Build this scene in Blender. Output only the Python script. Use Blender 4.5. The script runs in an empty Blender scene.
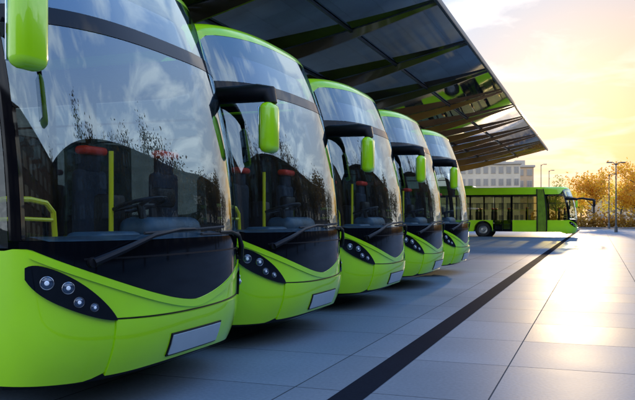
import bpy, bmesh, math, random
import numpy as np
from mathutils import Vector, Matrix
random.seed(7)
R=math.radians
scn=bpy.context.scene; C=scn.collection
TH=R(20.3); F=755.0; D=2.72; CZ=1.26
FW=Vector((-math.sin(TH),math.cos(TH),0)); RT=Vector((math.cos(TH),math.sin(TH),0))
def at(px,z,h=0.0):
    p=FW*z+RT*((px-317.5)*z/F); return Vector((p.x,p.y,h))
# ------------------------------------------------------------------ materials
def mat(name,col=(.5,.5,.5),rough=.5,metal=0,coat=0,var=0,scale=8,bump=0,bscale=40,spec=.5,trans=0,emit=None):
    m=bpy.data.materials.new(name); m.use_nodes=True; nt=m.node_tree; b=nt.nodes['Principled BSDF']
    b.inputs['Base Color'].default_value=(*col,1); b.inputs['Roughness'].default_value=rough
    b.inputs['Metallic'].default_value=metal; b.inputs['Coat Weight'].default_value=coat; b.inputs['Coat Roughness'].default_value=.04
    b.inputs['Specular IOR Level'].default_value=spec
    tc=nt.nodes.new('ShaderNodeTexCoord')
    if var:
        n=nt.nodes.new('ShaderNodeTexNoise'); n.inputs['Scale'].default_value=scale; n.inputs['Detail'].default_value=5
        nt.links.new(tc.outputs['Object'],n.inputs['Vector'])
        r=nt.nodes.new('ShaderNodeValToRGB'); r.color_ramp.elements[0].position=.3; r.color_ramp.elements[1].position=.7
        r.color_ramp.elements[0].color=(*[c*(1-var) for c in col],1); r.color_ramp.elements[1].color=(*[min(1,c*(1+var)) for c in col],1)
        nt.links.new(n.outputs['Fac'],r.inputs['Fac']); nt.links.new(r.outputs['Color'],b.inputs['Base Color'])
    if bump:
        n2=nt.nodes.new('ShaderNodeTexNoise'); n2.inputs['Scale'].default_value=bscale; n2.inputs['Detail'].default_value=4
        nt.links.new(tc.outputs['Object'],n2.inputs['Vector'])
        bp=nt.nodes.new('ShaderNodeBump'); bp.inputs['Strength'].default_value=bump; bp.inputs['Distance'].default_value=.02
        nt.links.new(n2.outputs['Fac'],bp.inputs['Height']); nt.links.new(bp.outputs['Normal'],b.inputs['Normal'])
    if emit: b.inputs['Emission Color'].default_value=(*emit[:3],1); b.inputs['Emission Strength'].default_value=emit[3]
    return m
def glassmat(name,tint,base,gain,rough=.012,gcol=(.9,.96,1)):
    m=bpy.data.materials.new(name); m.use_nodes=True; nt=m.node_tree; nt.nodes.clear()
    o=nt.nodes.new('ShaderNodeOutputMaterial'); t=nt.nodes.new('ShaderNodeBsdfTransparent'); g=nt.nodes.new('ShaderNodeBsdfGlossy')
    t.inputs['Color'].default_value=(*tint,1); g.inputs['Roughness'].default_value=rough; g.inputs['Color'].default_value=(*gcol,1)
    lw=nt.nodes.new('ShaderNodeLayerWeight'); lw.inputs['Blend'].default_value=.5
    pw=nt.nodes.new('ShaderNodeMath'); pw.operation='POWER'; pw.inputs[1].default_value=3.5
    nt.links.new(lw.outputs['Facing'],pw.inputs[0])
    ma=nt.nodes.new('ShaderNodeMath'); ma.operation='MULTIPLY_ADD'; ma.use_clamp=True; ma.inputs[1].default_value=gain; ma.inputs[2].default_value=base
    mx=nt.nodes.new('ShaderNodeMixShader')
    nt.links.new(pw.outputs[0],ma.inputs[0]); nt.links.new(ma.outputs[0],mx.inputs[0]); nt.links.new(t.outputs[0],mx.inputs[1]); nt.links.new(g.outputs[0],mx.inputs[2])
    nt.links.new(mx.outputs[0],o.inputs[0]); return m
M={}
M['paint']=mat('lime_paint',(.43,.83,.002),.28,0,.9,var=.05,scale=2,spec=.45)
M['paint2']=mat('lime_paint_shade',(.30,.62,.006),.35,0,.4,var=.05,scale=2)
M['olive']=mat('olive_fold',(.20,.32,.015),.6,0,0,var=.2,scale=4)
M['black']=mat('gloss_black',(.002,.003,.005),.06,0,0,spec=.32)
M['plastic']=mat('matte_black_plastic',(.005,.005,.007),.42,bump=.15,bscale=200,spec=.25)
M['rubber']=mat('rubber',(.02,.02,.02),.8,bump=.3,bscale=60)
M['rim']=mat('wheel_metal',(.45,.46,.48),.3,.9,var=.2)
M['lens']=mat('lamp_lens',(.04,.07,.12),.05,.3,1)
M['lampdark']=mat('lamp_reflector',(.95,.97,1),.15,.0)
M['red']=mat('red_fabric',(.95,.04,.01),.5,bump=.2,bscale=150)
M['fabric']=mat('dark_fabric',(.010,.018,.03),.85,var=.3,scale=40)
M['yellow']=mat('yellow_rail',(1.0,.80,.005),.3,0,.3)
M['plate']=mat('plate_white',(.40,.48,.54),.35,var=.04,scale=6)
M['inter']=mat('interior_grey',(.035,.075,.11),.45,var=.5,scale=5)
M['ceil']=mat('interior_ceiling',(.08,.10,.12),.6,var=.05)
M['wind']=glassmat('windscreen_glass',(.80,.92,.96),.19,.85,gcol=(.78,.93,1))
M['side']=glassmat('side_glass',(.30,.38,.40),.08,.6)
M['clear']=glassmat('clear_side_glass',(.52,.52,.34),.05,.5)
M['mirror']=mat('mirror_face',(.6,.65,.7),.03,1)
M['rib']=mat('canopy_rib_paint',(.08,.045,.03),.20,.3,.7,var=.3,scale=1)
M['ribfar']=mat('canopy_rib_sunset_tint',(.75,.27,.06),.25,.2,.6,var=.3,scale=1)  # far ribs: orange sunset light put into the base colour
M['steel']=mat('dark_steel',(.05,.055,.065),.35,.5,var=.2)
M['panel']=mat('canopy_panel',(.13,.20,.23),.02,.92,.9,var=.6,scale=.7,bump=.07,bscale=1.3)
M['lamp_pole']=mat('pole_paint',(.06,.06,.06),.5,var=.2)
# ------------------------------------------------------------------ mesh helpers
def empty(name,label,cat,loc=(0,0,0),rz=0,group=None):
    o=bpy.data.objects.new(name,None); C.objects.link(o); o.location=loc; o.rotation_euler=(0,0,rz); tag(o,label,cat,group); return o
def tag(o,label=None,cat=None,group=None,kind=None):
    if label:o['label']=label
    if cat:o['category']=cat
    if group:o['group']=group
    if kind:o['kind']=kind
    return o
class MB:
    def __init__(s): s.b=bmesh.new()
    def grid(s,P):
        V=[[s.b.verts.new(p) for p in row] for row in P]
        for i in range(len(V)-1):
            for j in range(len(V[0])-1):
                try: s.b.faces.new((V[i][j],V[i+1][j],V[i+1][j+1],V[i][j+1]))
                except Exception: pass
        return V
    def slab(s,A,B):
        a=s.grid(A); b=s.grid(B); n=len(a); m=len(a[0])
        def q(*v):
            try: s.b.faces.new(v)
            except Exception: pass
        for i in range(n-1):
            q(a[i][0],a[i+1][0],b[i+1][0],b[i][0]); q(a[i][m-1],a[i+1][m-1],b[i+1][m-1],b[i][m-1])
        for j in range(m-1):
            q(a[0][j],a[0][j+1],b[0][j+1],b[0][j]); q(a[n-1][j],a[n-1][j+1],b[n-1][j+1],b[n-1][j])
        return s
    def box(s,c,d,bev=0,seg=2,rot=None):
        r=bmesh.ops.create_cube(s.b,size=1); vs=r['verts']
        for v in vs: v.co=Vector((v.co.x*d[0],v.co.y*d[1],v.co.z*d[2]))
        if bev:
            es=set()
            for v in vs:
                for e in v.link_edges: es.add(e)
            rr=bmesh.ops.bevel(s.b,geom=list(es),offset=bev,segments=seg,profile=.5,affect='EDGES')
            vs=list({v for f in rr['faces'] for v in f.verts}|{v for v in vs if v.is_valid})
            seen=set(vs); st=list(vs)
            while st:
                v=st.pop()
                for e in v.link_edges:
                    w=e.other_vert(v)
                    if w not in seen: seen.add(w); st.append(w)
            vs=list(seen)
        mt=Matrix.Translation(Vector(c))
        if rot is not None: mt=mt@rot
        for v in vs: v.co=mt@v.co
        return s
    def tube(s,pts,rad,n=8,cap=True):
        pts=[Vector(p) for p in pts]; k=len(pts); rr=rad if isinstance(rad,(list,tuple)) else [rad]*k
        rings=[]; up=None
        for i,p in enumerate(pts):
            t=(pts[min(i+1,k-1)]-pts[max(i-1,0)]).normalized()
            if up is None:
                up=Vector((0,0,1)) if abs(t.z)<.9 else Vector((1,0,0))
            a=t.cross(up)
            if a.length<1e-4: a=t.cross(Vector((0,1,0)))
            a.normalize(); b2=a.cross(t).normalized(); up=b2
            rings.append([s.b.verts.new(p+a*rr[i]*math.cos(2*math.pi*j/n)+b2*rr[i]*math.sin(2*math.pi*j/n)) for j in range(n)])
        for i in range(k-1):
            for j in range(n):
                s.b.faces.new((rings[i][j],rings[i][(j+1)%n],rings[i+1][(j+1)%n],rings[i+1][j]))
        if cap: s.b.faces.new(rings[0]); s.b.faces.new(rings[-1])
        return s
    def lathe(s,c,axis,prof,n=24):
        c=Vector(c); ax=Vector(axis).normalized(); u=ax.orthogonal().normalized(); v=ax.cross(u); rings=[]
        for h,r in prof:
            if r<1e-5: rings.append([s.b.verts.new(c+ax*h)])
            else: rings.append([s.b.verts.new(c+ax*h+u*r*math.cos(2*math.pi*j/n)+v*r*math.sin(2*math.pi*j/n)) for j in range(n)])
        for a,b in zip(rings,rings[1:]):
            for j in range(n):
                if len(a)==1 and len(b)==1: continue
                if len(a)==1: s.b.faces.new((a[0],b[j],b[(j+1)%n]))
                elif len(b)==1: s.b.faces.new((a[j],a[(j+1)%n],b[0]))
                else: s.b.faces.new((a[j],a[(j+1)%n],b[(j+1)%n],b[j]))
        return s
    def build(s,name,m,parent=None,smooth=True,ang=38,recalc=True):
        if recalc: bmesh.ops.recalc_face_normals(s.b,faces=s.b.faces[:])
        me=bpy.data.meshes.new(name); s.b.to_mesh(me); s.b.free()
        if smooth:
            me.polygons.foreach_set('use_smooth',[True]*len(me.polygons))
            me.set_sharp_from_angle(angle=R(ang))
        me.materials.append(m); o=bpy.data.objects.new(name,me); C.objects.link(o)
        if parent: o.parent=parent
        return o
def copy_tree(o,parent=None):
    c=o.copy(); C.objects.link(c)
    if parent: c.parent=parent
    for ch in list(o.children): copy_tree(ch,c)
    return c
# ------------------------------------------------------------------ bus hull
W=1.25; A=.72; NE=2.8; ZT=3.0
class Hull:
    def __init__(s,L):
        s.L=L; P=[]
        for i in range(0,801):
            f=math.pi/2*i/800; P.append((-A+A*max(0,math.cos(f))**(2/NE),W*max(0,math.sin(f))**(2/NE)))
        r=.22
        for i in range(1,400): P.append((-A-(L-A-r)*i/400,W))
        for i in range(0,30):
            f=math.pi/2*i/29; P.append((-L+r-r*math.sin(f),W-r+r*math.cos(f)))
        for i in range(1,60): P.append((-L,(W-r)*(1-i/59)))
        P=np.array(P); d=np.hypot(np.diff(P[:,0]),np.diff(P[:,1])); s.S=np.concatenate([[0],np.cumsum(d)]); s.P=P; s.T=s.S[-1]
    def plan(s,u):
        a=min(abs(u),s.T); x=np.interp(a,s.S,s.P[:,0]); y=np.interp(a,s.S,s.P[:,1]); return x,(y if u>=0 else -y)
    def s_of_x(s,x):
        i=np.searchsorted(-s.P[300:1190,0],-x)+300; return s.S[i]
    def pn(s,u):
        e=.012; x0,y0=s.plan(u-e) if u-e>-s.T else s.plan(u); x1,y1=s.plan(u+e) if u+e<s.T else s.plan(u)
        tx,ty=x1-x0,y1-y0; l=math.hypot(tx,ty) or 1; return ty/l,-tx/l
    def pt(s,u,z,inset=0):
        x,y=s.plan(u); nx,ny=s.pn(u)
        rk=.39*(max(0,z-.85)/2.15)**2.2+.07*(max(0,.62-z)/.34)**2
        k=min(1,max(0,(x+2.6)/1.6)); k=k*k*(3-2*k)
        ins=inset+.05*(max(0,z-1.2)/1.8)**2+.02*(max(0,.6-z)/.3)**2
        return Vector((x-rk*k-nx*ins,y-ny*ins,z))
    def nrm(s,u,z):
        e=.01; a=s.pt(min(u+e,s.T),z)-s.pt(max(u-e,-s.T),z); b=s.pt(u,z+e)-s.pt(u,z-e)
        n=a.cross(b).normalized(); nx,ny=s.pn(u)
        if n.x*nx+n.y*ny<0: n=-n
        return n
    def on(s,u,z,off): return s.pt(u,z)+s.nrm(u,z)*off
    def patch(s,mb,u0,u1,lo,hi,ns,nz,off=0,th=.02,us=None):
        us=us or [u0+(u1-u0)*i/ns for i in range(ns+1)]; Aa=[];Bb=[]
        for u in us:
            l=lo(u) if callable(lo) else lo; h=hi(u) if callable(hi) else hi; of=off(u) if callable(off) else off
            ra=[];rb=[]
            for j in range(nz+1):
                z=l+(h-l)*j/nz; p=s.pt(u,z); n=s.nrm(u,z); ra.append(p+n*of); rb.append(p+n*(of-th))
            Aa.append(ra);Bb.append(rb)
        if th: mb.slab(Aa,Bb)
        else: mb.grid(Aa)
        return mb
def sstep(a,b,x):
    t=min(1,max(0,(x-a)/(b-a))); return t*t*(3-2*t)
ZB=lambda u: min(1.07,.675+.395*(min(abs(u),1.5)/1.36)**1.5)
ZR=lambda u: ZT-.32*sstep(1.25,1.75,abs(u))
def make_bus(label,group,L=12.0,wheels=(-2.75,-8.9),doors=((-.98,-2.15),(-5.2,-6.5)),joint=None,sg_mat='side'):
    H=Hull(L); root=empty('city_bus',label,'bus',group=group); SM=M[sg_mat]
    us=[-H.T+2*H.T*i/520 for i in range(521)]
    def lo(u):
        x,y=H.plan(u); z=.33
        if abs(u)<1.9: z=.33-.08*sstep(.7,1.0,abs(u))*(1-sstep(1.6,1.9,abs(u)))
        if abs(y)>1.2:
            for xw in wheels:
                d=abs(x-xw)
                if d<.58: z=max(z,.44+math.sqrt(.58**2-d*d))
        return z
    doorr=[(H.s_of_x(a),H.s_of_x(b)) for a,b in doors]
    def top(u):
        x,y=H.plan(u)
        if abs(u)<1.5: return ZB(u)
        if x<-L+.12: return 1.5
        return 1.06
    def ok(u): return not any(-b+.0<u<-a for a,b in doorr)
    runs=[];cur=[]
    for u in us:
        if ok(u): cur.append(u)
        elif cur: runs.append(cur);cur=[]
    if cur: runs.append(cur)
    mb=MB()
    for r in runs: H.patch(mb,0,0,lo,top,0,10,0,.03,us=r)
    mb.build('body_panel',M['paint'],root)
    # raised crease that follows the lower edge of the black panel
    mb=MB(); H.patch(mb,-1.36,1.36,lambda u:ZB(u)-.052,lambda u:ZB(u)-.004,80,3,.013,.03); mb.build('front_crease',M['paint'],root)
    BW=.84
    sm=lambda u:.600+.025*(abs(u)/BW)**2
    mb=MB(); H.patch(mb,-BW,BW,lambda u:.305-.03*(abs(u)/BW)**3,sm,60,8,lambda u:.036-.026*(abs(u)/BW)**6,.05)
    bp=mb.build('bumper',M['paint'],root)
    mb=MB(); H.patch(mb,-BW-.01,BW+.01,lambda u:sm(u)-.002,lambda u:sm(u)+.010,60,1,.006,.02)
    mb.build('seam',M['plastic'],bp)
    mb=MB(); H.patch(mb,-1.5,1.5,.20,.262,50,2,-.05,.05); mb.build('air_dam',M['plastic'],root)
    mb=MB(); H.patch(mb,-1.42,1.42,lambda u:ZB(u)+.002,lambda u:1.115,70,8,.004,.02); mask=mb.build('front_mask',M['black'],root)
    mb=MB(); H.patch(mb,-1.05,1.05,lambda u:1.0,lambda u:1.012,40,1,.008,.01); mb.build('panel_gap',M['plastic'],mask)
    mb=MB(); H.patch(mb,-1.40,1.40,1.12,2.43,70,30,.0,0); mb.build('windscreen',M['wind'],root)
    mb=MB(); H.patch(mb,-1.42,1.42,2.434,2.54,60,3,.003,.02); mb.build('windscreen_divider',M['black'],root)
    mb=MB(); H.patch(mb,-1.38,1.38,2.544,lambda u:ZR(u)-.004,60,5,0,0); dg=mb.build('destination_glass',M['wind'],root)
    mb=MB(); H.patch(mb,-1.0,1.0,2.60,2.86,40,2,-.10,.05); mb.build('display_board',M['black'],dg)
    for sg in (-1,1):
        mb=MB(); H.patch(mb,sg*1.403,sg*1.485,lambda u:1.12,lambda u:ZR(u)-.004,6,16,.002,.05); mb.build('windscreen_pillar',M['black'],root)
    # roof
    mb=MB(); rows=[]
    nU=260; uu=[-H.T+2*H.T*i/nU for i in range(nU+1)]
    zt=ZT+.03
    for j in range(5): rows.append([H.pt(u,ZR(u)+(zt-ZR(u))*j/4) for u in uu])
    for j in range(1,9):
        t=math.pi/2*j/8; rows.append([H.pt(u,zt+.115*math.sin(t)*1.0,.17*(1-math.cos(t))) for u in uu])
    last=rows[-1]
    for f,z in ((.3,zt+.125),(.65,zt+.132),(1,zt+.135)):
        rows.append([Vector((p.x+(min(-1.5,max(-L+1.2,p.x))-p.x)*f,p.y*(1-f),z)) for p in last])
    mb.grid(rows); bmesh.ops.remove_doubles(mb.b,verts=mb.b.verts[:],dist=.0005); roof=mb.build('roof',M['paint'],root)
    mb=MB(); mb.box((-L*.5,0,zt+.2),(2.6,1.5,.14),.06,3); mb.build('roof_unit',M['paint2'],roof)
    mb=MB(); mb.box((-L/2-.2,0,2.78),(L-1.6,2.2,.04),.01); mb.build('ceiling_panel',M['ceil'],root)
    def windows(sg):
        segs=[]
        if sg<0:
            edges=sorted([d for d in doors],reverse=True); x=-.30
            for a,b in edges:
                if x-a>.35: segs.append((x,a))
                x=b
            segs.append((x,-L+.35))
        else: segs=[(-.30,-2.3),(-2.3,-L+.35)]
        for a,b in segs:
            n=max(1,round((a-b)/1.75)); 
            for k in range(n):
                x0=a-(a-b)*k/n-.05; x1=a-(a-b)*(k+1)/n+.05
                if x0-x1<.2: continue
                mb=MB(); s0=max(1.49,H.s_of_x(x0)) if x0<-.5 else 1.49; s1=H.s_of_x(x1)
                if s1-s0<.1: continue
                H.patch(mb,sg*s0,sg*s1,1.075,2.60,14,6,.002,0); w=mb.build('side_window',SM,root)
                mb=MB(); H.patch(mb,sg*s0,sg*s1,2.13,2.15,6,1,.006,.008); mb.build('window_rail',M['plastic'],w)
                mb=MB(); H.patch(mb,sg*s1,sg*(s1+.1),1.062,2.605,2,6,.001,.05); mb.build('window_post',M['black'],root)
        mb=MB(); H.patch(mb,sg*1.49,sg*(H.s_of_x(-L+.3)),2.606,2.678,100,1,.001,.04); mb.build('window_header',M['black'],root)
    windows(-1); windows(1)
    for a,b in doorr:
        mid=(a+b)/2
        for (p,q) in ((a+.015,mid-.008),(mid+.008,b-.015)):
            mb=MB(); H.patch(mb,-p,-q,.36,.50,6,1,.0,.03)
            H.patch(mb,-p,-(p+.05),.50,2.58,1,10,0,.03); H.patch(mb,-(q-.05),-q,.50,2.58,1,10,0,.03); H.patch(mb,-p,-q,2.52,2.60,4,1,0,.03)
            dr=mb.build('door',M['black'],root)
            mb=MB(); H.patch(mb,-(p+.055),-(q-.055),.505,2.515,4,8,-.008,0); mb.build('door_glass',SM,dr)
    if joint:
        for sg in (-1,1):
            s0=H.s_of_x(joint[0]); s1=H.s_of_x(joint[1]); cnt=[0]
            def pleat(u): return .03+.018*math.sin((abs(u)-s0)/(s1-s0)*math.pi*12)
            mb=MB(); H.patch(mb,sg*s0,sg*s1,.36,3.0,64,10,pleat,.05); bl=mb.build('bellows',M['olive'],root)
            for e in (s0-.07,s1): 
                mb=MB(); H.patch(mb,sg*e,sg*(e+.07),.36,3.02,2,10,.05,.05); mb.build('bellows_edge',M['plastic'],bl)
        MB().tube([(-.2,-.9,2.35),(.3,-1.0,2.42),(1.0,-1.05,2.30)],[.05,.06,.07],8).box((1.0,-1.05,2.1),(.16,.2,.42),.05,2).build('mirror_arm',M['plastic'],root)
    mb=MB(); H.patch(mb,-H.T,-H.T+.95,1.6,2.45,8,6,.004,.01); H.patch(mb,H.T-.95,H.T,1.6,2.45,8,6,.004,.01); mb.build('rear_window',M['black'],root)
    mb=MB(); H.patch(mb,-H.T,-H.T+1.2,1.5,2.68,10,8,0,.03); H.patch(mb,H.T-1.2,H.T,1.5,2.68,10,8,0,.03); mb.build('rear_panel',M['paint'],root)
    mb=MB(); mb.box((-L/2,0,.385),(L-1.0,1.7,.11),.02); mb.build('floor',M['inter'],root)
    for xw in wheels:
        for sg in (-1,1):
            c=(xw,sg*1.0,.45)
            mb=MB().lathe(c,(0,sg,0),[(-.1,.25),(-.12,.40),(-.08,.45),(.13,.45),(.18,.41),(.19,.28)],36); wh=mb.build('tyre',M['rubber'],None)
            whp=MB().lathe(c,(0,sg,0),[(.175,.29),(.15,.27),(.06,.24),(.05,.14),(.12,.13),(.13,.05),(.13,0)],30).build('wheel',M['rim'],root)
            wh.parent=whp
            MB().lathe(c,(0,sg,0),[(-.16,.57),(-.16,0)],24).build('wheel_housing',M['plastic'],root)
    mb=MB(); H.patch(mb,-.35,.35,.335,.485,12,2,.045,.02); pf=mb.build('number_plate',M['plastic'],root)
    mb=MB(); H.patch(mb,-.335,.335,.347,.473,12,2,.052,.01); mb.build('plate_face',M['plate'],pf)
    for sg in (-1,1):
        def tt(u): return max(0,(abs(u)-.84)/(1.38-.84))
        ulo=lambda u:.622+.22*tt(u)**1.5+.05*tt(u)**10
        uhi=lambda u:.628+.365*math.sin(min(1,tt(u))*math.pi/2*.92)**.8-.03*tt(u)**14
        us2=[sg*(.84+.54*(i/36)**1.4) for i in range(37)]
        mb=MB(); H.patch(mb,0,0,ulo,uhi,0,8,.022,.04,us=us2); hl=mb.build('headlight',M['black'],root)
        for (u,z,r) in ((.995,.715,.023),(1.085,.752,.028),(1.145,.840,.032),(1.258,.872,.035)):
            c=H.on(sg*u,z,.018); n=H.nrm(sg*u,z)
            MB().lathe(c,n,[(-.0,r*1.16),(.010,r*1.16),(.013,r*1.08),(.010,r)],24).build('lamp_bezel',M['rim'],hl)
            MB().lathe(c,n,[(.003,r),(.010,r*.95),(.016,r*.6),(.019,0)],24).build('lamp',M['lens'],hl)
            MB().lathe(c+n*.0165,n,[(0,r*.42),(.005,r*.3),(.006,0)],20).build('lamp_core',M['lampdark'],hl)
    def wiper(pts,blade):
        mb=MB(); mb.tube([H.on(*p) for p in pts],[.028,.022,.015,.011,.008],8)
        c=H.on(pts[0][0],pts[0][1],.0); mb.lathe(c,H.nrm(pts[0][0],pts[0][1]),[(0,.034),(.035,.03),(.04,0)],16)
        w=mb.build('wiper',M['plastic'],root)
        (u0,z0),(u1,z1)=blade; MB().tube([H.on(u0+(u1-u0)*i/14,z0+(z1-z0)*i/14,.022) for i in range(15)],.011,6).build('wiper_blade',M['rubber'],w)
    wiper([(-1.00,.985,.035),(-.80,1.06,.05),(-.55,1.14,.045),(-.25,1.175,.035),(-.05,1.175,.03)],((-.62,1.155),(.42,1.185)))
    wiper([(.98,.93,.03),(.90,1.02,.04),(.76,1.11,.04),(.55,1.145,.035),(.34,1.145,.03)],((.84,1.13),(.05,1.135)))
    # mirrors
    a0=H.on(-1.42,2.38,-.02)
    mb=MB(); mb.tube([a0,a0+Vector((.10,-.06,.01)),Vector((-.16,-1.31,2.38)),Vector((-.03,-1.33,2.36)),Vector((-.0,-1.34,2.27))],[.07,.08,.085,.08,.05],12)
    mb.build('mirror_arm',M['plastic'],root)
    mb=MB(); mb.box((-.02,-1.35,2.055),(.14,.21,.45),.06,4); mh=mb.build('mirror_housing',M['paint'],root)
    MB().box((-.093,-1.35,2.055),(.012,.16,.37),.004,1).build('mirror_glass',M['mirror'],mh)
    a1=H.on(1.34,2.40,-.02)
    mb=MB(); mb.tube([a1,a1+Vector((.10,.02,0)),a1+Vector((.12,.05,-.1))],[.03,.032,.03],10)
    mb.box(tuple(a1+Vector((.11,.05,-.36))),(.10,.10,.56),.045,3); ma=mb.build('mirror_arm',M['black'],root); ma['label']='slim black mirror at the driver side pillar'
    # interior
    mb=MB(); rows=[]
    for i in range(17):
        u=-1.18+2.36*i/16; p=H.pt(u,1.1)
        rows.append([p+Vector((-.05,0,-.1)),p+Vector((-.07,0,.01)),p+Vector((-.24,0,.04)),Vector((-.95,p.y,1.04+.02*math.sin(i))),Vector((-1.0,p.y,.6))])
    mb.grid(rows); mb.box((-.50,.35,1.15),(.32,.80,.22),.09,3); mb.box((-.45,-.45,1.11),(.3,.5,.10),.05,3); mb.build('dashboard',M['inter'],root)
    mb=MB(); cs=Vector((-.48,.02,1.35)); ax=Vector((-.26,0,.96)).normalized(); e1=Vector((0,1,0)); e2=ax.cross(e1)
    mb.tube([cs+e1*.20*math.cos(2*math.pi*k/28)+e2*.20*math.sin(2*math.pi*k/28) for k in range(29)],.015,8,False)
    for k in (0,2.1,4.2): mb.tube([cs,cs+e1*.19*math.cos(k)+e2*.19*math.sin(k)],.014,6)
    mb.tube([cs,cs-ax*.22],.03,8); mb.build('steering_wheel',M['plastic'],root)
    def seat(x,y,z,w=.48,face=1,nm='seat',hr=.84):
        mb=MB(); mb.box((x,y,z),(.46,w,.13),.05,3); mb.box((x-.24*face,y,z+.36),(.11,w,.66),.05,3); mb.box((x,y,z-.28),(.3,.25,.45),.02); mb.box((x-.24*face,y,z+.76),(.09,w*.62,.22),.04,3)
        o=mb.build(nm,M['fabric'],root)
        MB().box((x-.22*face,y,z+hr),(.13,w*.80,.07),.033,3).build('headrest',M['red'],o)
    seat(-.56,.86,.95,.36,1,'driver_seat')
    seat(-.88,.27,.95,.36); seat(-2.9,.75,1.02,.85)
    for k in range(5):
        for y in (-.78,.78): seat(-3.9-k*1.0,y,.95,.85)
    def rail(pts,r=.022): MB().tube(pts,r,8).build('handrail',M['yellow'],root)
    rail([(-.62,-.14,.42),(-.62,-.14,1.74)],.018); rail([(-1.2,-1.0,.42),(-1.2,-1.0,2.75)]); rail([(-3.0,-.4,.42),(-3.0,-.4,2.75)])
    rail([(-.80,-1.19,1.35),(-.70,-1.10,1.37),(-.62,-.98,1.37),(-.60,-.86,1.35),(-.60,-.79,1.29),(-.60,-.77,1.10)],.018)
    rail([(-.80,-1.19,1.24),(-.64,-1.05,1.25),(-.60,-.80,1.24)],.013)
    mb=MB(); mb.box((-2.2,.62,1.35),(.04,1.1,1.3),.01); mb.build('cab_partition',SM,root)
    # ticket machine and console clutter beside the driver
    mb=MB(); mb.box((-.72,-.02,1.28),(.16,.2,.3),.03,2); mb.box((-.66,.62,1.42),(.1,.28,.16),.03,2); mb.tube([(-.72,-.02,.5),(-.72,-.02,1.2)],.03,8); mb.build('ticket_machine',M['plastic'],root)
    return root,H
GB='lime green buses parked side by side under the canopy'
bus,H12=make_bus('lime green bus nearest the camera, its left mirror cut by the photo edge',GB)
Y0=4.42; P=3.1
labels=['','second lime green bus from the camera, right behind the nearest one',
 'middle lime green bus of the row of five parked under the canopy','fourth lime green bus of the row, next to the farthest one',
 'farthest lime green bus of the parked row, beside the open plaza']
bus.location=(-D,Y0,0)
for i in range(1,5):
    b=copy_tree(bus); b.location=(-D,Y0+P*i,0); b['label']=labels[i]
bus.location=(-D+.02,Y0+.36,0)
for ch in bus.children:
    if ch.name.startswith('mirror_housing') or (ch.name.startswith('mirror_arm') and 'label' not in ch): ch.location=(0.0,-.33,.18)
fb,_=make_bus('lime green bus seen from its side, crossing the far end of the plaza',None,L=15.5,wheels=(-5.7,-12.4),doors=((-3.9,-5.0),(-8.0,-9.3)),joint=(-1.80,-2.30),sg_mat='clear')
if 'group' in fb: del fb['group']
fb.location=(-1.15,50.4,0)
# ------------------------------------------------------------------ canopy
can=empty('station_canopy','large dark curved canopy with ribs sheltering the row of green buses','canopy',(-9,28,0))
def CX(t): return -15.75+12.4*t
def CH(x): return 4.5+1.56*(max(0,(x+15.75))/12.4)**2
off=Vector((-9,28,0))
ribs=[20.9+4.17*k for k in range(-4,9)]
def cbuild(mb,n,m,**k):
    for v in mb.b.verts: v.co-=off
    return mb.build(n,m,can,**k)
for k,y in enumerate(ribs):
    Aa=[];Bb=[]
    mb=MB()
    for i in range(25):
        x=CX(i/24)+.0; h=CH(x); dep=.08+.36*math.sin(math.pi*min(1,(i/24)*.9+.1))**1.2
        Aa.append([(x,y-.07,h-.02),(x,y-.03,h-dep)]);Bb.append([(x,y+.07,h-.02),(x,y+.03,h-dep)])
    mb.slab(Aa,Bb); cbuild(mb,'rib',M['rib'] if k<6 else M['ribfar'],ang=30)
ys=[2.6]+ribs+[56.2]
for a,b in zip(ys,ys[1:]):
    mb=MB(); A1=[];B1=[]
    for i in range(25):
        x=CX(i/24); h=CH(x); A1.append([(x,a+.012,h),(x,b-.012,h)]);B1.append([(x,a+.012,h+.05),(x,b-.012,h+.05)])
    mb.slab(A1,B1); cbuild(mb,'roof_panel',M['panel'])
for t in (.3,.5,.68,.84):
    x=CX(t); mb=MB().box((x,29.4,CH(x)-.045),(.05,53.4,.06)); cbuild(mb,'purlin',M['steel'])
mb=MB().box((-3.30,29.4,6.06),(.08,53.7,.16),.02); cbuild(mb,'edge_beam',M['steel'])
for k,y in enumerate(ribs):
    if k%2==0:
        mb=MB().tube([(-15.45,y,0),(-15.45,y,4.3),(-15.15,y,4.44)],[.2,.16,.12],16); cbuild(mb,'column',M['steel'])
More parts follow.
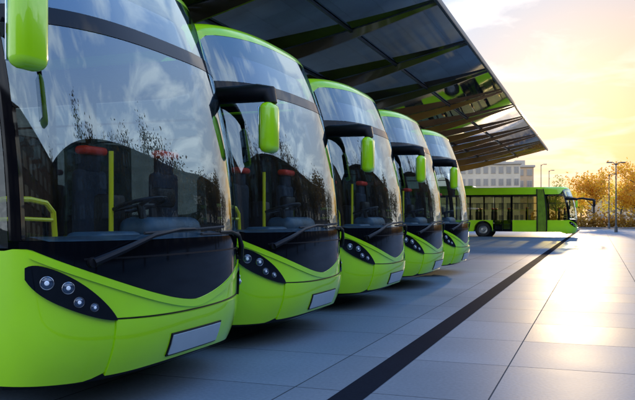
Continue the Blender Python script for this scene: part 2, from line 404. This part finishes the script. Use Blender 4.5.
# ------------------------------------------------------------------ ground
def ground_mat(name,base,tile=None,rough=.3,spec=.5,ior=1.5):
    m=bpy.data.materials.new(name); m.use_nodes=True; nt=m.node_tree; L=nt.links; N=nt.nodes.new; b=nt.nodes['Principled BSDF']
    b.inputs['Specular IOR Level'].default_value=spec; b.inputs['IOR'].default_value=ior
    tc=N('ShaderNodeTexCoord')
    def math_(op,a,bv=None,c=None):
        n=N('ShaderNodeMath'); n.operation=op
        for i,v in enumerate((a,bv,c)):
            if v is None: continue
            if isinstance(v,(int,float)): n.inputs[i].default_value=v
            else: L.new(v,n.inputs[i])
        return n.outputs[0]
    n1=N('ShaderNodeTexNoise'); n1.inputs['Scale'].default_value=.6; n1.inputs['Detail'].default_value=6; L.new(tc.outputs['Object'],n1.inputs['Vector'])
    n2=N('ShaderNodeTexNoise'); n2.inputs['Scale'].default_value=35; n2.inputs['Detail'].default_value=5; L.new(tc.outputs['Object'],n2.inputs['Vector'])
    v=math_('MULTIPLY_ADD',n1.outputs['Fac'],.5,.75); v=math_('MULTIPLY',v,math_('MULTIPLY_ADD',n2.outputs['Fac'],.5,.75))
    line=None
    if tile:
        sx=N('ShaderNodeSeparateXYZ'); L.new(tc.outputs['Object'],sx.inputs[0])
        fx=math_('DIVIDE',math_('ADD',sx.outputs[0],.70+1.4*100),tile[0]); fy=math_('DIVIDE',math_('ADD',sx.outputs[1],200.0),tile[1])
        ix=math_('FLOOR',fx); iy=math_('FLOOR',fy); wx=math_('SUBTRACT',fx,ix); wy=math_('SUBTRACT',fy,iy)
        def edge(w,t,size): 
            d=math_('MULTIPLY',math_('MINIMUM',w,math_('SUBTRACT',1.0,w)),size); return math_('LESS_THAN',d,t)
        line=math_('MAXIMUM',edge(wx,.006,tile[0]),edge(wy,.006,tile[1]))
        cb=N('ShaderNodeCombineXYZ'); L.new(ix,cb.inputs[0]); L.new(iy,cb.inputs[1]); wn=N('ShaderNodeTexWhiteNoise'); wn.noise_dimensions='2D'; L.new(cb.outputs[0],wn.inputs['Vector'])
        v=math_('MULTIPLY',v,math_('MULTIPLY_ADD',wn.outputs['Value'],.2,.9))
        v=math_('MULTIPLY',v,math_('MULTIPLY_ADD',line,-.7,1.0))
    mx=N('ShaderNodeVectorMath'); mx.operation='SCALE'; mx.inputs[0].default_value=base; L.new(v,mx.inputs['Scale']); L.new(mx.outputs[0],b.inputs['Base Color'])
    rr=math_('MULTIPLY_ADD',n1.outputs['Fac'],.12,rough-.06)
    if tile:
        rr=math_('ADD',rr,math_('MULTIPLY_ADD',wn.outputs['Value'],.05,-.025)); rr=math_('MAXIMUM',rr,math_('MULTIPLY',line,.8))
        sp=math_('MULTIPLY',math_('SUBTRACT',1.0,math_('MULTIPLY',line,.7)),spec); L.new(sp,b.inputs['Specular IOR Level'])
    L.new(rr,b.inputs['Roughness'])
    bp=N('ShaderNodeBump'); bp.inputs['Strength'].default_value=.2; bp.inputs['Distance'].default_value=.003
    hh=n2.outputs['Fac']
    if tile: hh=math_('SUBTRACT',hh,math_('MULTIPLY',line,1.0))
    L.new(hh,bp.inputs['Height']); L.new(bp.outputs['Normal'],b.inputs['Normal'])
    return m
def sheet(name,x0,x1,y0,y1,z,m,kind='structure'):
    mb=MB(); mb.grid([[(x0,y0,z),(x0,y1,z)],[(x1,y0,z),(x1,y1,z)]]); o=mb.build(name,m,smooth=False)
    for p in o.data.polygons:
        if p.normal.z<0: o.data.flip_normals(); break
    tag(o,kind=kind); return o
sheet('ground',-1500,1500,-300,2500,-.012,ground_mat('ground_mat',(.13,.12,.10),None,.85,.1,1.2))
sheet('plaza_paving',-60,70,-30,78,0,ground_mat('paving',(.145,.185,.225),(1.4,1.35),.50,.25,1.05))
sheet('paving_stripe',-1.74,-1.51,-30,78,.004,ground_mat('stripe',(.010,.014,.022),None,.7,0.05,1.03))
sheet('road',-200,250,84,96,-.004,ground_mat('asphalt',(.05,.05,.055),None,.8,.1,1.2))
mb=MB(); mb.box((5,78.15,.02),(300,.3,.14),.02); tag(mb.build('kerb',ground_mat('kerbstone',(.35,.34,.32),None,.7)),kind='structure')
# ------------------------------------------------------------------ trees
def leafmat(n,c):
    m=mat(n,c,.7,var=.45,scale=1.2); b=m.node_tree.nodes['Principled BSDF']
    nt=m.node_tree; tr=nt.nodes.new('ShaderNodeBsdfTranslucent'); mx=nt.nodes.new('ShaderNodeMixShader'); mx.inputs[0].default_value=.6
    tr.inputs['Color'].default_value=(min(1,c[0]*2.6),min(1,c[1]*2.4),c[2]*1.5,1)
    out=[x for x in nt.nodes if x.type=='OUTPUT_MATERIAL'][0]
    nt.links.new(b.outputs[0],mx.inputs[1]); nt.links.new(tr.outputs[0],mx.inputs[2]); nt.links.new(mx.outputs[0],out.inputs[0]); return m
LM=[leafmat('autumn_leaves',(.46,.24,.02)),leafmat('green_leaves',(.20,.22,.04)),leafmat('yellow_leaves',(.50,.33,.03)),leafmat('brown_leaves',(.045,.03,.015))]
BARK=mat('bark',(.06,.045,.03),.9,var=.3,bump=.5,bscale=15)
def tree(label,h,seed,lm,loc,n=1500,group='trees beyond the plaza',sz=.026):
    rd=random.Random(seed); t=empty('tree',label,'tree',loc,rd.random()*6,group)
    tr=MB(); tr.tube([(0,0,0),(.05,0,h*.2),(-.05,.05,h*.45),(.1,0,h*.8)],[h*.028,h*.022,h*.016,h*.004],8)
    ends=[(0,0,h*.8),(0,0,h*.6)]
    for k in range(13):
        a=rd.random()*6.28; z0=h*(.22+.45*rd.random()); l=h*(.16+.2*rd.random()); e=Vector((math.cos(a)*l,math.sin(a)*l,z0+l*(.4+.6*rd.random())))
        tr.tube([(0,0,z0),(e.x*.5,e.y*.5,z0+(e.z-z0)*.4),e],[h*.011,h*.007,h*.002],6); ends.append(e); ends.append(Vector((e.x*.5,e.y*.5,z0+(e.z-z0)*.5)))
        for q in range(2):
            f=e+Vector((rd.uniform(-1,1),rd.uniform(-1,1),rd.uniform(0,1)))*h*.1; tr.tube([e,f],[h*.003,h*.001],4); ends.append(f)
    tr.build('trunk',BARK,t)
    cr=MB(); s=h*sz
    for k in range(n):
        c=Vector(rd.choice(ends)); g=h*.07; p=c+Vector((rd.gauss(0,g),rd.gauss(0,g),rd.gauss(0,g*.8)))
        a=Vector((rd.uniform(-1,1),rd.uniform(-1,1),rd.uniform(-1,1))).normalized(); b=a.orthogonal().normalized()
        ss=s*rd.uniform(.5,1.2); v=[cr.b.verts.new(p+a*ss),cr.b.verts.new(p+b*ss*.6),cr.b.verts.new(p-a*ss),cr.b.verts.new(p-b*ss*.6)]; cr.b.faces.new(v)
    cr.build('crown',lm,t,smooth=False,recalc=False); return t
tree('golden autumn tree between the far bus and the double street lamp',7.2,3,LM[0],at(594,98),2800)
tree('golden autumn tree at the right edge of the photo',8.4,4,LM[0],at(640,100),3000)
tree('yellowish low tree right of the double street lamp',6.4,5,LM[2],at(621,112),2600)
tree('small yellow tree just right of the far bus front',6.0,6,LM[2],at(581,118),2400)
tree('green tree peeking over the roof of the far bus',8.4,8,LM[1],at(556,150),1600)
names=['dark brown tree on the plaza side facing the bus windscreens, closest to the nearest bus','second dark tree facing the windscreens','third dark tree facing the windscreens','fourth dark tree facing the windscreens','fifth dark tree facing the windscreens','sixth dark tree facing the windscreens','seventh dark tree facing the windscreens','eighth tree facing the windscreens, farthest along the plaza','dark tree added level with the camera to break up the windscreen reflections','dark tree added behind the camera to break up the windscreen reflections','dark tree added farthest behind the camera to break up the windscreen reflections']
for i,(x,y,k) in enumerate(((11,9.5,3),(12,15.5,3),(11.5,22,3),(12,29,3),(11,38,3),(13,47,3),(12,58,3),(12,70,3),(13,3,3),(14,-5,3),(13,-14,3))):  # last three are unseen trees, added to break up windscreen reflections
    tree(names[i],7.2+.9*((i*7)%3),20+i,LM[k],(x,y,0),2400,sz=.020)
hb=MB(); rd=random.Random(5)
hm=leafmat('hedge_leaves',(.22,.13,.02))
for k in range(5000):
    p=Vector((rd.uniform(-8,30),102+rd.gauss(0,.5),abs(rd.gauss(.8,.55))*(.8+.4*math.sin(k%38)))); a=Vector((rd.uniform(-1,1),rd.uniform(-1,1),rd.uniform(-1,1))).normalized(); b=a.orthogonal().normalized()
    v=[hb.b.verts.new(p+a*.22),hb.b.verts.new(p+b*.15),hb.b.verts.new(p-a*.22),hb.b.verts.new(p-b*.15)]; hb.b.faces.new(v)
tag(hb.build('hedge',hm,smooth=False,recalc=False),'low hazy hedge along the far side of the road','hedge')
# ------------------------------------------------------------------ buildings
GW=mat('window_pane_hazed',(.24,.21,.18),.15,.2,.4)  # distance haze mixed into the pane colour
GD=mat('window_pane_dark',(.05,.055,.06),.5,spec=.2)
FR=mat('window_frame_hazed',(.46,.38,.29),.5)  # frame colour lightened and warmed to stand for haze
def building(label,c,w,d,h,st,cols,wall,rz=0,rw=.5,fr=None,pane=None):
    fr=fr or FR; pane=pane or GW
    t=empty('building',label,'building',c,rz)
    MB().box((0,0,h/2),(w,d,h),.04,1).build('wall',wall,t)
    MB().box((0,0,h+.2),(w+rw,d+rw,.4),.05,1).box((w*.15,0,h+.9),(w*.3,d*.4,1.1),.03,1).build('roof',fr,t)
    fh=h/st; cw=w/cols
    for i in range(st):
        for j in range(cols):
            x=-w/2+cw*(j+.5); z=fh*(i+.55)
            f=MB().box((x,-d/2-.03,z),(cw*.62,.1,fh*.58),.02,1).build('window',fr,t)
            mb=MB()
            mb.box((x-cw*.14,-d/2-.075,z),(cw*.25,.03,fh*.5)).box((x+cw*.14,-d/2-.075,z),(cw*.25,.03,fh*.5)).build('pane',pane,f)
    return t
WH=mat('render_white_hazed',(.62,.50,.35),.8,var=.12,scale=.5); BR=mat('render_tan',(.56,.38,.22),.8,var=.15,scale=.5)  # pale wall carries warm haze in its base colour
DK=mat('dark_brick',(.04,.035,.035),.9,var=.25,scale=.6,spec=.1); DF=mat('dark_frame',(.03,.03,.03),.8,spec=.1)
building('pale building with rows of windows above the far bus roof',at(487,125),9.5,10,9.6,5,8,WH,TH*.6)
building('tan building right of the pale one, above the far bus',at(514,140),6,8,10.2,5,4,BR,TH*.6)
building('long low tan building beyond the lamp posts at the right',at(680,260),60,12,8,3,18,BR,0)
building('wide dark brick block facing the bus windscreens',(30,28,0),128,12,11,4,22,DK,-math.pi/2,fr=DF,pane=GD)
building('dark brick block added behind the viewpoint to darken the windscreen reflections',(4,-38,0),46,12,12,4,10,DK,math.pi,fr=DF,pane=GD)  # unseen block, added so the windscreens mirror something dark
# ------------------------------------------------------------------ lamps & poles
def lamp(label,loc,h,dbl=True,group=None):
    t=empty('street_lamp',label,'street lamp',loc,TH,group)
    MB().lathe((0,0,0),(0,0,1),[(0,.14),(.5,.12),(.55,.07),(h*.6,.05),(h,.04),(h,0)],12).build('pole',M['lamp_pole'],t)
    for sg in ((-1,1) if dbl else (1,)):
        MB().tube([(0,0,h-.2),(sg*.2,0,h+.02),(sg*.4,0,h+.05)],[.04,.035,.03],8).build('arm',M['lamp_pole'],t)
        MB().box((sg*.55,0,h+.04),(.45,.2,.09),.04,2).build('lamp_head',M['lamp_pole'],t)
lamp('dark double headed street lamp at the right of the plaza',at(616,62),5.7)
lamp('slim street lamp left of the double headed lamp',at(609,84),6.0,False)
lamp('thin lamp post rising above the far bus, left of the pair',at(541,100),8.2,False)
lamp('thin lamp post rising above the far bus, right of the pair',at(549,108),7.9,False)
# ------------------------------------------------------------------ world and light
SAZ=R(-1.5); SEL=R(7.5)
sd=Vector((math.sin(SAZ)*math.cos(SEL),math.cos(SAZ)*math.cos(SEL),math.sin(SEL)))
gd=Vector((math.sin(R(2.5))*math.cos(R(3.5)),math.cos(R(2.5))*math.cos(R(3.5)),math.sin(R(3.5))))
w=bpy.data.worlds.new('World'); scn.world=w; w.use_nodes=True; nt=w.node_tree; nt.nodes.clear(); N=nt.nodes.new; L=nt.links
out=N('ShaderNodeOutputWorld'); bg=N('ShaderNodeBackground'); L.new(bg.outputs[0],out.inputs[0])
sky=N('ShaderNodeTexSky'); sky.sky_type='NISHITA'; sky.sun_disc=False; sky.sun_elevation=SEL; sky.sun_rotation=SAZ; sky.dust_density=1.5
tc=N('ShaderNodeTexCoord'); nv=N('ShaderNodeVectorMath'); nv.operation='NORMALIZE'; L.new(tc.outputs['Generated'],nv.inputs[0])
def mt(op,a,b=None,c=None,cl=False):
    n=N('ShaderNodeMath'); n.operation=op; n.use_clamp=cl
    for i,v in enumerate((a,b,c)):
        if v is None: continue
        if isinstance(v,(int,float)): n.inputs[i].default_value=v
        else: L.new(v,n.inputs[i])
    return n.outputs[0]
def mixc(f,a,b,bt='MIX'):
    n=N('ShaderNodeMix'); n.data_type='RGBA'; n.blend_type=bt; n.clamp_factor=True
    for s_,v in ((0,f),(6,a),(7,b)):
        if isinstance(v,(int,float)): n.inputs[s_].default_value=v
        elif isinstance(v,tuple): n.inputs[s_].default_value=(*v,1)
        else: L.new(v,n.inputs[s_])
    return n.outputs[2]
def sc(col,f):
    n=N('ShaderNodeVectorMath'); n.operation='SCALE'
    if isinstance(col,tuple): n.inputs[0].default_value=col
    else: L.new(col,n.inputs[0])
    L.new(f,n.inputs['Scale']); return n.outputs[0]
sep=N('ShaderNodeSeparateXYZ'); L.new(nv.outputs[0],sep.inputs[0])
def dotp(v):
    dt=N('ShaderNodeVectorMath'); dt.operation='DOT_PRODUCT'; L.new(nv.outputs[0],dt.inputs[0]); dt.inputs[1].default_value=v
    return mt('MAXIMUM',dt.outputs['Value'],0.0)
dp=dotp(gd); ds=dotp(sd)
zz=mt('MAXIMUM',sep.outputs[2],0.0)
el=mt('POWER',zz,1.1)
base=mixc(el,(.86,.94,1.0),(.06,.38,1.2))
near=mt('POWER',dp,7.0)
base=sc(base,mt('MULTIPLY_ADD',near,-.9,1.75))
base=mixc(mt('POWER',dp,50.0),base,(1.0,.52,.19))
pr=N('ShaderNodeVectorMath'); pr.operation='DIVIDE'; cb=N('ShaderNodeCombineXYZ'); dn=mt('ADD',zz,.10)
for i in range(3): L.new(dn,cb.inputs[i])
L.new(nv.outputs[0],pr.inputs[0]); L.new(cb.outputs[0],pr.inputs[1])
no=N('ShaderNodeTexNoise'); no.inputs['Scale'].default_value=1.9; no.inputs['Detail'].default_value=8; no.inputs['Roughness'].default_value=.55; no.inputs['Distortion'].default_value=.5; L.new(pr.outputs[0],no.inputs['Vector'])
cl=mt('MULTIPLY_ADD',no.outputs['Fac'],6.0,-2.75,True)
dp8=mt('POWER',dp,12.0)
cloudcol=mixc(dp8,(2.6,2.75,2.9),(.80,.63,.52))
c1=mixc(mt('MULTIPLY',cl,mt('MULTIPLY_ADD',dp8,.25,.55)),base,cloudcol)
c3=mixc(1.0,c1,sc((.55,.48,.34),mt('POWER',ds,150.0)),'ADD')
sn=N('ShaderNodeVectorMath'); sn.operation='SCALE'; sn.inputs['Scale'].default_value=.004; L.new(sky.outputs[0],sn.inputs[0])
fin=mixc(1.0,c3,sn.outputs[0],'ADD'); L.new(fin,bg.inputs['Color']); bg.inputs['Strength'].default_value=.92
sl=bpy.data.lights.new('sun','SUN'); sl.energy=3.0; sl.angle=R(1.0); sl.color=(1,.74,.42); so=bpy.data.objects.new('sun',sl); C.objects.link(so)
so.rotation_euler=sd.to_track_quat('Z','Y').to_euler(); so.location=(0,0,30)
# ------------------------------------------------------------------ camera
cam=bpy.data.cameras.new('camera'); co=bpy.data.objects.new('camera',cam); C.objects.link(co); co.location=(0,0,CZ); co.rotation_euler=(R(90),0,TH)
cam.sensor_width=36; cam.lens=F/635*36; cam.shift_y=17/635; cam.clip_start=.05; cam.clip_end=5000; scn.camera=co
scn.view_settings.view_transform='Standard'; scn.view_settings.look='None'; scn.view_settings.exposure=0
